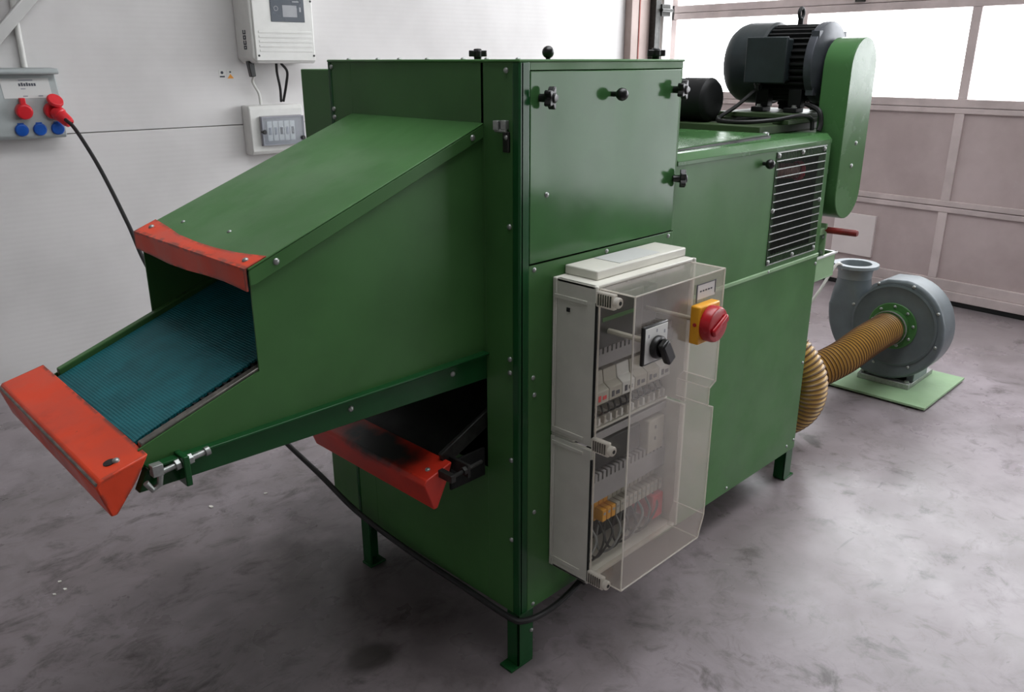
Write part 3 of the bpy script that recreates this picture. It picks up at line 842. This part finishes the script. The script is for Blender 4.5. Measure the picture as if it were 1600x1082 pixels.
# switches on the cover
ms = B(); ms.box(.350, .442, CYF - .030, CYF - .0025, .934, 1.032)
mso = obj('main_switch', ms, 'yellow_plastic', cbo, .004)
kn = B(); kn.lathe([(0, 0), (.046, 0), (.046, .020), (.043, .026), (.036, .028), (0, .028)], (.396, CYF - .030, .983), (0, -1, 0), 36)
kno = obj('rotary_knob', kn, 'red_knob', cbo, .001)
gb = B(); gb.box(-.011, .011, -.011, 0, -.036, .036)
gb.xf(Matrix.Translation((.396, CYF - .056, .983)) @ Matrix.Rotation(math.radians(62), 4, 'Y'))
obj('knob_grip', gb, 'red_knob', cbo, .006)
obj('switch_pin', B().lathe([(0, 0), (.005, 0), (.005, .002), (0, .002)], (.3498, CYF - .018, .985), (-1, 0, 0), 10), 'red_knob', cbo)
ss = B(); ss.box(.148, .244, CYF - .012, CYF - .0025, .926, 1.022)
sso = obj('selector_switch', ss, 'black_plastic', cbo, .003)
obj('selector_plate', B().box(.153, .240, CYF - .0135, CYF - .012, .931, 1.017), 'white_plastic', cbo, .0005)
kb = B(); kb.lathe([(0, 0), (.028, 0), (.028, .010), (.024, .016), (0, .016)], (.197, CYF - .0135, .966), (0, -1, 0), 28)
g2 = B(); g2.box(-.015, .015, -.020, 0, -.036, .026); g2.xf(Matrix.Translation((.200, CYF - .0295, .962)) @ Matrix.Rotation(math.radians(-32), 4, 'Y'))
obj('selector_knob', kb, 'black_plastic', cbo, .002); obj('selector_grip', g2, 'black_plastic', cbo, .005)
mk_ = B()
for x, z in ((.197, 1.006), (.228, .998), (.166, .998), (.231, .972)): mk_.box(x - .002, x + .002, CYF - .0139, CYF - .0134, z - .004, z + .004)
obj('selector_marks', mk_, 'print_mid', cbo)
# rating plate above the main switch
obj('rating_plate', B().box(.372, .456, CYF - .0035, CYF - .0025, 1.040, 1.078), 'white_sheet', cbo)
rp = B(); rp.box(.370, .3745, CYF - .0045, CYF - .003, 1.034, 1.080); rp.box(.4535, .4565, CYF - .0045, CYF - .003, 1.046, 1.080); rp.box(.37, .456, CYF - .0042, CYF - .003, 1.077, 1.079)
for k in range(5): rp.box(.386 + k * .012, .393 + k * .012, CYF - .0042, CYF - .003, 1.058, 1.062)
obj('rating_print', rp, 'print_dark', cbo)
# switch rods through to the devices
obj('switch_rod', B().cyl((.396, CYF, .983), (.396, -.08, .983), .006, seg=10), 'relay_beige', cbo)
obj('switch_rod', B().cyl((.197, CYF, .972), (.197, -.112, .972), .007, seg=10), 'relay_beige', cbo)
# devices on the mounting plate
dv = B(); dv.box(.140, .335, -.118, -.022, .930, 1.062)
obj('contactor', dv, 'black_plastic', cbo, .004)
obj('contactor_strip', B().box(.17, .30, -.1195, -.118, 1.000, 1.010), 'green_paint', cbo)
obj('switch_block', B().box(.35, .445, -.085, -.022, .94, 1.04), 'black_plastic', cbo, .004)
def duct(z0, z1):
    b = B(); b.box(.128, .520, -.090, -.086, z0, z1 - .022); b.box(.128, .520, -.086, -.022, z0, z0 + .004)
    n = 22
    for i in range(n):
        x = .128 + .392 * i / n; b.box(x, x + .011, -.090, -.086, z1 - .022, z1); b.box(x, x + .011, -.086, -.030, z1 - .004, z1)
    obj('cable_duct', b, 'grey_duct', cbo, smooth=False)
duct(.868, .922); duct(.478, .560)
for k in range(7):
    x = .130 + k * .055
    b = B(); b.prism([(-.022, .752), (-.075, .752), (-.095, .766), (-.095, .800), (-.075, .812), (-.070, .846), (-.022, .846)], 'x', x, x + .053)
    d_ = obj('breaker', b, 'relay_beige' if k % 3 else 'white_plastic', cbo, .002)
    mkb = B(); mkb.box(x + .010, x + .020, -.0962, -.095, .774, .790); mkb.box(x + .028, x + .042, -.0962, -.095, .776, .786)
    obj('breaker_mark', mkb, 'red_plastic' if k in (0, 1) else 'print_dark', d_)
for k in range(16):
    x = .132 + k * .024
    b = B(); b.box(x, x + .021, -.075, -.022, .692, .722); b.box(x + .004, x + .012, -.088, -.075, .700, .722)
    obj('terminal', b, 'white_plastic' if k % 2 else 'relay_beige', cbo, .001)
wr = B()
for k in range(14):
    x = .138 + k * .026
    wr.tube(spline([(x, -.072, .722), (x + .004, -.090, .735), (x + .008, -.082, .752)], 5), .0028, 6)
obj('wire_bundle', wr, 'motor_black', cbo)['kind'] = 'stuff'
obj('mounting_rail', B().box(.128, .520, -.080, -.022, .660, .668).box(.128, .520, -.084, -.080, .656, .678), 'grey_duct', cbo, .001)
rl = obj('relay', B().box(.425, .500, -.095, -.022, .545, .645), 'relay_beige', cbo, .003)
obj('relay_hole', B().box(.455, .461, -.096, -.095, .615, .625).box(.455, .461, -.096, -.095, .580, .590), 'print_black', rl)
obj('power_supply', B().box(.20, .40, -.085, -.022, .572, .648), 'motor_black', cbo, .003)
for k in range(14):
    x = .235 + k * .020
    b = B(); b.box(x, x + .018, -.062, -.022, .395, .452); b.box(x + .001, x + .017, -.092, -.062, .404, .440)
    t_ = obj('terminal_block', b, 'yellow_plastic' if k in (0, 1, 2) else 'relay_beige', cbo, .0015)
    obj('terminal_screw', B().lathe([(0, 0), (.0045, 0), (.0045, .001), (0, .001)], (x + .009, -.092, .428), (0, -1, 0), 8), 'zinc', t_)
for k in range(9):
    x = .15 + k * .035; sg_ = 1 if k % 2 else -1
    p = [(x + .05, -.08, .400), (x + .045, -.105, .365), (x + .01 * sg_, -.110, .325), (x - .02, -.09, .312), (x - .015, -.07, .345), (x + .01, -.06, .400)]
    obj('wire', B().tube(spline(p, 6), .0035, 6), ('wire_grey', 'black_rubber', 'black_rubber')[k % 3], cbo)
obj('warning_block', B().box(.462, .512, -.10, -.022, .318, .395), 'red_plastic', cbo, .003)
# glands and the bundle of cables leaving the cabinet
for x in (.19, .25, .31):
    obj('cable_gland', B().lathe([(0, 0), (.014, 0), (.014, .010), (.010, .014), (.010, .026), (0, .026)], (x, -.07, Z0), (0, 0, -1), 14), 'black_plastic', cbo)
for i, x in enumerate((.19, .25, .31)):
    p = [(x, -.07, Z0 - .02), (x + .01, -.066, .225), (x + .05, -.030, .180 - i * .008), (x + .12, .03, .160), (x + .25, .10, .150)]
    obj('outgoing_cable', B().tube(spline(p, 6), .007, 8), 'black_rubber', cbo)

# ------------------------------------------------------------------ mains cable with plug
pw = thing('power_cable', 'black mains cable hanging from the red plug and running to the machine', 'cable')
pc = [(.040, 3.070, 1.335), (.050, 2.98, 1.29), (.020, 2.66, 1.142), (-.020, 2.317, .942), (-.052, 2.09, .80), (-.075, 1.70, .60), (-.065, 1.36, .44), (-.052, 1.085, .345), (-.042, .89, .286), (-.034, .70, .224), (-.026, .45, .192), (-.018, .20, .178), (-.016, .02, .172), (.004, -.018, .168), (.08, -.026, .160), (.16, -.03, .172), (.24, -.03, .20), (.30, -.035, .26)]
obj('cord', B().tube(spline(pc, 8), .0088, 10), 'black_rubber', pw)
pg = B(); pdir = Vector((.35, -.55, -.55)).normalized(); po = Vector(R2W(-.188, 3.150, 1.372))
pg.lathe([(0, 0), (.034, 0), (.034, .028), (.030, .032), (.027, .075), (.022, .090), (.014, .094), (.014, .086), (0, .086)], po, pdir, 24)
obj('plug', pg, 'red_plastic', pw)

# ------------------------------------------------------------------ socket box on the left wall
sb = thing('socket_box', 'grey power outlet box with red and blue sockets on the white wall', 'outlet box', R2W(-.30, WALL_M, 1.24), PSI)
b = B(); b.prism([(0, .005), (-.095, .005), (-.110, .02), (-.110, .190), (-.075, .285), (-.075, .315), (0, .325)], 'x', -.155, .150)
obj('housing', b, 'socket_grey', sb, .006)
b = B(); b.prism([(0, .300), (-.125, .300), (-.130, .310), (-.125, .326), (0, .330)], 'x', -.160, .156)
obj('hood', b, 'socket_grey', sb, .005)
sa = math.atan2(.035, .095)
def on_slant(x0, x1, t0, t1, d, mat, name, parent):
    # thin plate lying on the sloped upper face; t runs from its foot to its top
    def P(t, off): return (-.110 + .035 * t - off * math.cos(sa), .190 + .095 * t + off * math.sin(sa))
    b = B(); a, c = P(t0, 0), P(t1, 0); e, f = P(t1, d), P(t0, d)
    b.prism([a, c, e, f], 'x', x0, x1); return obj(name, b, mat, parent)
lab = on_slant(-.090, .115, .03, .97, .0015, 'white_sheet', 'label', sb)
for i in range(7):
    on_slant(-.018 + i * .0108, -.0095 + i * .0108, .60, .76 if i in (1, 3) else .73, .0022, 'print_dark', 'print', lab)
on_slant(-.014, .046, .84, .90, .0022, 'print_mid', 'print', lab); on_slant(-.012, .008, .45, .50, .0022, 'print_mid', 'print', lab)
on_slant(-.010, .010, .10, .15, .0022, 'print_mid', 'print', lab); on_slant(.055, .075, .10, .15, .0022, 'print_mid', 'print', lab)
b = B(); b.lathe([(0, 0), (.034, 0), (.036, .012), (.036, .040), (.030, .046), (0, .047)], (-.024, -.110, .140), (0, -1, -.18), 24)
b.box(-.036, -.012, -.150, -.118, .160, .196)
obj('red_socket', b, 'red_plastic', sb, .003)
b = B(); b.lathe([(0, 0), (.038, 0), (.038, .026), (.034, .030), (0, .030)], (.100, -.108, .138), (.1, -1, -.3), 24)
obj('red_socket', b, 'red_plastic', sb, .002)
b = B(); b.lathe([(0, 0), (.036, 0), (.038, .008), (.034, .018), (0, .020)], (.112, -.140, .175), (.25, -.8, .75), 24)
obj('socket_flap', b, 'red_plastic', sb, .002)
for x in (-.044, .034, .112):
    b = B(); b.lathe([(0, 0), (.029, 0), (.030, .010), (.026, .018), (0, .020)], (x, -.106, .050), (0, -1, -.10), 22)
    b.box(x - .014, x + .014, -.112, -.106, .070, .082)
    obj('blue_socket', b, 'blue_plastic', sb, .002)
cdt = obj('conduit', B().cyl((0, 0, 0), (0, 0, .9), .013, seg=16), 'white_plastic')
cdt.location = R2W(-.262, WALL_M - .016, 1.571); tag(cdt, 'thin white conduit rising from the top of the socket box', 'conduit')
dg = B(); dg.box(-1.1, .7, -.045, -.004, -.026, .026); dg.box(-1.1, .7, -.05, -.045, .018, .026)
dgo = obj('diagonal_brace', dg, 'white_sheet', None, .003)
dgo.rotation_euler = (0, -math.radians(46), PSI); dgo.location = R2W(-.27, WALL_M - .032, 1.80)
tag(dgo, 'white diagonal brace crossing the wall at the upper left corner', 'brace')

# ------------------------------------------------------------------ inverter and small distribution box
iv = thing('inverter', 'white wall inverter with a dark display panel above the small fuse box', 'inverter', R2W(1.0, WALL_M, 1.585), PSI)
b = B()
b.prism([(-.19, .03), (-.165, .0), (.185, .0), (.19, .01), (.19, .50), (-.19, .50)], 'y', -.198, 0)
obj('housing', b, 'white_plastic', iv, .012, seg=3)
fc_ = obj('front_cover', B().box(-.175, .182, -.208, -.196, .012, .49), 'white_plastic', iv, .006)
for k in range(5): obj('rib', B().box(-.150, .165, -.2105, -.2075, .060 + k * .024, .072 + k * .024), 'white_plastic', iv, .0012)
dp = obj('display_panel', B().box(-.070, .130, -.2115, -.2075, .215, .46), 'inverter_panel', iv, .001)
obj('screen', B().box(.000, .085, -.2125, -.2115, .240, .300), 'lcd_grey', dp)
obj('print', B().box(.060, .100, -.2123, -.2115, .316, .322).box(.100, .110, -.2123, -.2115, .268, .292), 'lcd_grey', dp)
b = B(); b.lathe([(.010, 0), (.013, 0), (.013, .0008), (.010, .0008)], (-.038, -.2115, .282), (0, -1, 0), 18)
obj('print', b, 'lcd_grey', dp)
for x, z in ((-.158, .040), (.172, .040), (-.158, .325), (.172, .325)):
    obj('screw', B().lathe([(0, 0), (.006, 0), (.006, .002), (0, .002)], (x, -.2085, z), (0, -1, 0), 10), 'print_black', iv)
lg = B()
for k, (z0, z1) in enumerate(((.150, .172), (.123, .145), (.096, .118), (.072, .092))):
    lg.box(-.1912, -.19, -.135, -.125, z0, z1); lg.box(-.1912, -.19, -.110, -.100, z0, z1); lg.box(-.1912, -.19, -.135, -.10, z0, z0 + .006)
    if k % 2: lg.box(-.1912, -.19, -.135, -.10, z1 - .006, z1)
obj('side_print', lg, 'print_dark', iv)
b = B(); b.prism([(-.185, .012), (-.150, .012), (-.145, -.068), (-.172, -.072), (-.180, -.02)], 'y', -.12, -.085)
obj('connector', b, 'black_plastic', iv, .003)
cw = obj('white_cable', B().tube(spline([R2W(.845, 3.178, 1.516), R2W(.848, 3.20, 1.49), R2W(.870, 3.225, 1.462), R2W(.895, 3.235, 1.42), R2W(.900, 3.235, 1.358)], 8), .0075, 10), 'cable_white')
tag(cw, 'short white cable curving from the inverter plug into the fuse box', 'cable')
b = B().tube(spline([R2W(.985, 3.17, 1.584), R2W(.990, 3.18, 1.53), R2W(1.010, 3.20, 1.45), R2W(1.026, 3.235, 1.375)], 8), .0075, 8)
tag(obj('black_cable', b, 'black_rubber'), 'left strand of the black cables in a V under the inverter', 'cable', 'black cables under the inverter')
b = B().tube(spline([R2W(1.015, 3.17, 1.584), R2W(1.052, 3.18, 1.54), R2W(1.050, 3.20, 1.47), R2W(1.040, 3.235, 1.375)], 8), .0075, 8)
tag(obj('black_cable', b, 'black_rubber'), 'right bowed strand of the black cables in a V under the inverter', 'cable', 'black cables under the inverter')
fb = thing('fuse_box', 'small white distribution box with clear window beside the green machine', 'fuse box', R2W(.965, WALL_M, 1.088), PSI)
b = B(); b.prism([(0, .0), (-.085, .0), (-.100, .02), (-.100, .25), (-.085, .272), (0, .272)], 'x', -.165, .165)
obj('housing', b, 'white_plastic', fb, .006)
b = B(); b.prism([(-.100, .048), (-.112, .055), (-.112, .205), (-.100, .215)], 'x', -.110, .150)
obj('window_frame', b, 'grey_duct', fb, .003)
for i, (x0, x1) in enumerate(((-.075, -.045), (-.040, -.010), (-.005, .025), (.030, .060), (.065, .095))):
    br = obj('breaker', B().box(x0, x1, -.120, -.112, .075, .185), 'white_plastic', fb, .002)
    obj('toggle', B().box(x0 + .009, x1 - .009, -.127, -.120, .110, .150), 'print_black' if i in (2, 4) else 'print_mid', br)
obj('window_pane', B().box(-.108, .148, -.132, -.129, .054, .208), 'glass_smoke', fb, .001)
fr_ = B(); fr_.box(-.110, .150, -.133, -.112, .204, .210); fr_.box(-.110, .150, -.133, -.112, .052, .058); fr_.box(-.110, -.104, -.133, -.112, .058, .204); fr_.box(.144, .150, -.133, -.112, .058, .204)
obj('window_rim', fr_, 'print_mid', fb)
for x, z in ((-.100, .128), (.138, .085)): obj('clip', B().lathe([(0, 0), (.012, 0), (.012, .03), (0, .03)], (x, -.112, z), (0, -1, 0), 14), 'black_plastic', fb, .002)
st = thing('warning_sticker', 'white sticker with orange triangle left of the inverter plug', 'sticker', R2W(.757, WALL_M, 1.528), PSI)
obj('paper', B().box(-.020, .020, -.0012, 0, -.024, .024), 'white_plastic', st)
obj('triangle', B().prism([(-.018, -.022), (.018, -.022), (.0, .002)], 'y', -.002, -.0012), 'sticker_orange', st)
obj('print', B().box(-.005, .005, -.002, -.0012, .008, .016), 'print_dark', st)
st = thing('notice_sticker', 'small white sticker with a black symbol, left of the orange triangle sticker', 'sticker', R2W(.710, WALL_M, 1.530), PSI)
obj('paper', B().box(-.018, .018, -.0012, 0, -.022, .022), 'white_plastic', st)
obj('print', B().lathe([(0, 0), (.008, 0), (.008, .001), (0, .001)], (0, -.0012, .007), (0, -1, 0), 14).box(-.014, .014, -.002, -.0012, -.018, -.010), 'print_dark', st)

# ------------------------------------------------------------------ blower on its green plate
bw_ = thing('blower', 'grey centrifugal blower standing on a pale green floor plate', 'blower')
bY, bZ, bX0, bX1 = .108, .345, 2.785, 2.950
pp = obj('floor_plate', B().box(2.625, 3.19, -.150, .415, .010, .022), 'green_plate', bw_, .0015)
obj('plate_runner', B().box(2.66, 3.15, -.125, -.085, .0005, .010).box(2.66, 3.15, .35, .39, .0005, .010), 'black_rubber', bw_)
out = []
for k in range(49):
    t_ = k / 48; ph = math.radians(82 - 262 * t_)          # from the tongue over the right side and the bottom to the left
    r = .236 + .104 * max(0, (t_ - .25) / .75) ** 1.3
    out.append((bY - r * math.cos(ph), bZ + r * math.sin(ph)))
out += [(.452, .39), (.450, .41), (.285, .41), (.280, .45), (.24, .53), (.17, .572)]
v_ = B(); v_.prism(out, 'x', bX0, bX1)
obj('volute', v_, 'blower_mid', bw_, .014, seg=3)
b = B(); b.lathe([(0, 0), (.205, 0), (.209, .002), (.209, .008), (.198, .011), (.192, .008), (.150, .010), (0, .012)], (bX0 + .001, bY, bZ), (-1, 0, 0), 48)
fcv = obj('front_cover', b, 'blower_grey', bw_)
for k in range(8):
    a = math.radians(18 + 45 * k); screw(fcv, (bX0 - .001, bY + .221 * math.cos(a), bZ + .221 * math.sin(a)), RX_NEG_X, 1.1)
b = B(); b.lathe([(.070, .010), (.116, .010), (.118, .014), (.114, .017), (.070, .017)], (bX0 + .001, bY, bZ), (-1, 0, 0), 40)
ifl = obj('inlet_flange', b, 'green_paint', bw_)
for k in range(9):
    a = math.radians(10 + 40 * k); screw(ifl, (bX0 - .016, bY + .100 * math.cos(a), bZ + .100 * math.sin(a)), RX_NEG_X, 1.1)
b = B(); b.lathe([(.082, .0), (.082, .06), (.078, .06), (.078, 0)], (bX0 - .014, bY, bZ), (-1, 0, 0), 36)
obj('inlet_collar', b, 'green_paint', bw_)
b = B(); b.lathe([(.072, .02), (.083, .02), (.084, .05), (.090, .073), (.112, .078), (.112, .095), (.076, .095), (.072, .02)], (2.866, .366, .512), (0, 0, 1), 40)
obj('outlet_flange', b, 'blower_pale', bw_, .002)
nk = B(); rings = []
for i in range(9):
    u = i / 8; e = 2.0 + 7.0 * (1 - u) ** 2; zc = .395 + u * .140; ring = []
    hx, hy = .0825 * (1 - u) + .083 * u, .086 * (1 - u) + .083 * u
    for k in range(40):
        a = 2 * math.pi * k / 40; c, s_ = math.cos(a), math.sin(a)
        ring.append(nk.bm.verts.new((2.8675 + hx * math.copysign(abs(c) ** (2 / e), c), .366 + hy * math.copysign(abs(s_) ** (2 / e), s_), zc)))
    rings.append(ring)
for r0, r1 in zip(rings, rings[1:]):
    for k in range(40): nk.bm.faces.new((r0[k], r0[(k + 1) % 40], r1[(k + 1) % 40], r1[k]))
obj('outlet_neck', nk, 'blower_mid', bw_)
obj('outlet_floor', B().lathe([(0, 0), (.0715, 0), (.0715, .012), (0, .012)], (2.866, .366, .514), (0, 0, 1), 30), 'steel_dark', bw_)
pf = B(); pf.box(2.800, 2.835, -.005, .255, .022, .052); pf.box(2.835, 3.14, -.005, .030, .022, .046); pf.box(2.835, 3.14, .22, .255, .022, .046)
pfo = obj('foot_frame', pf, 'zinc', bw_, .003)
obj('pedestal', B().prism([(-.005, .046), (.03, .046), (.03, .17), (-.005, .15)], 'x', 2.86, 3.05).prism([(.22, .046), (.255, .046), (.255, .15), (.22, .17)], 'x', 2.86, 3.05), 'blower_pale', bw_, .003)
obj('pedestal_block', B().box(2.86, 3.05, .03, .22, .046, .14), 'motor_black', bw_)
b = B(); b.lathe([(0, 0), (.11, 0), (.12, .02), (.12, .20), (.10, .23), (0, .23)], (bX1 - .002, bY, bZ), (1, 0, 0), 32)
obj('motor', b, 'motor_paint', bw_)
for x, y in ((2.817, .012), (2.817, .238)): screw(pfo, (x, y, .053), (0, 0, 0), 1.5, HEXBOLT, 'bolt')
obj('white_lead', B().tube(spline([(2.80, .40, .57), (2.765, .405, .612), (2.73, .42, .60), (2.65, .45, .48), (2.55, .50, .34), (2.45, .58, .15), (2.40, .70, .012), (2.42, .95, .008)], 8), .0075, 8), 'cable_white', bw_)

# ------------------------------------------------------------------ ribbed hose from the blower to the machine
hp = [(bX0 - .012, bY, bZ), (bX0 - .13, bY + .004, bZ - .004), (2.50, .125, .325), (2.28, .165, .270), (2.08, .27, .215), (1.95, .42, .24), (1.84, .49, .36), (1.765, .40, .50), (1.745, .20, .505), (1.775, .075, .375), (1.79, .085, .22), (1.80, .22, .105), (1.77, .38, .095), (1.68, .46, .15), (1.575, .47, .22)]
hs = resample(spline(hp, 40), .0034)
hr = [.0765 + .0050 * math.cos(2 * math.pi * i * .0034 / .017) for i in range(len(hs))]
hb_ = B().tube(hs, hr, 26, lambda i: 1 if math.cos(2 * math.pi * (i + .5) * .0034 / .017) > .70 else 0)
hz = thing('ribbed_hose', 'ochre ribbed suction hose looping from the blower into the machine', 'hose')
obj('hose', hb_, ['hose_ochre', 'hose_wire'], hz)
obj('clamp', B().lathe([(.085, 0), (.088, 0), (.088, .012), (.085, .012)], (bX0 - .060, bY, bZ), (-1, 0, -.03), 36), 'zinc', hz)

# ------------------------------------------------------------------ litter on the slab
for i, (x, y, s_, lab) in enumerate(((.002, 1.386, .010, 'white chip on the floor left of the outfeed lip'), (-.195, 1.44, .014, 'larger flat white chip on the floor behind the feed lip'),
                                (-.762, 1.34, .008, 'white crumb at the far end of three by the left edge'), (-.763, 1.283, .009, 'white crumb in the middle of three by the left edge'), (-.797, 1.279, .007, 'white crumb nearest of three by the left edge'))):
    b = B(); pts = [(s_ * rnd.uniform(.6, 1.1) * math.cos(a), s_ * .6 * rnd.uniform(.6, 1.1) * math.sin(a)) for a in [2 * math.pi * k / 7 for k in range(7)]]
    b.prism(pts, 'z', 0, .003); o = obj('paint_chip', b, 'chip_white'); o.location = (x, y, .0003); o.rotation_euler = (0, 0, rnd.random() * 3)
    tag(o, lab, 'chip', 'white chips on the floor')
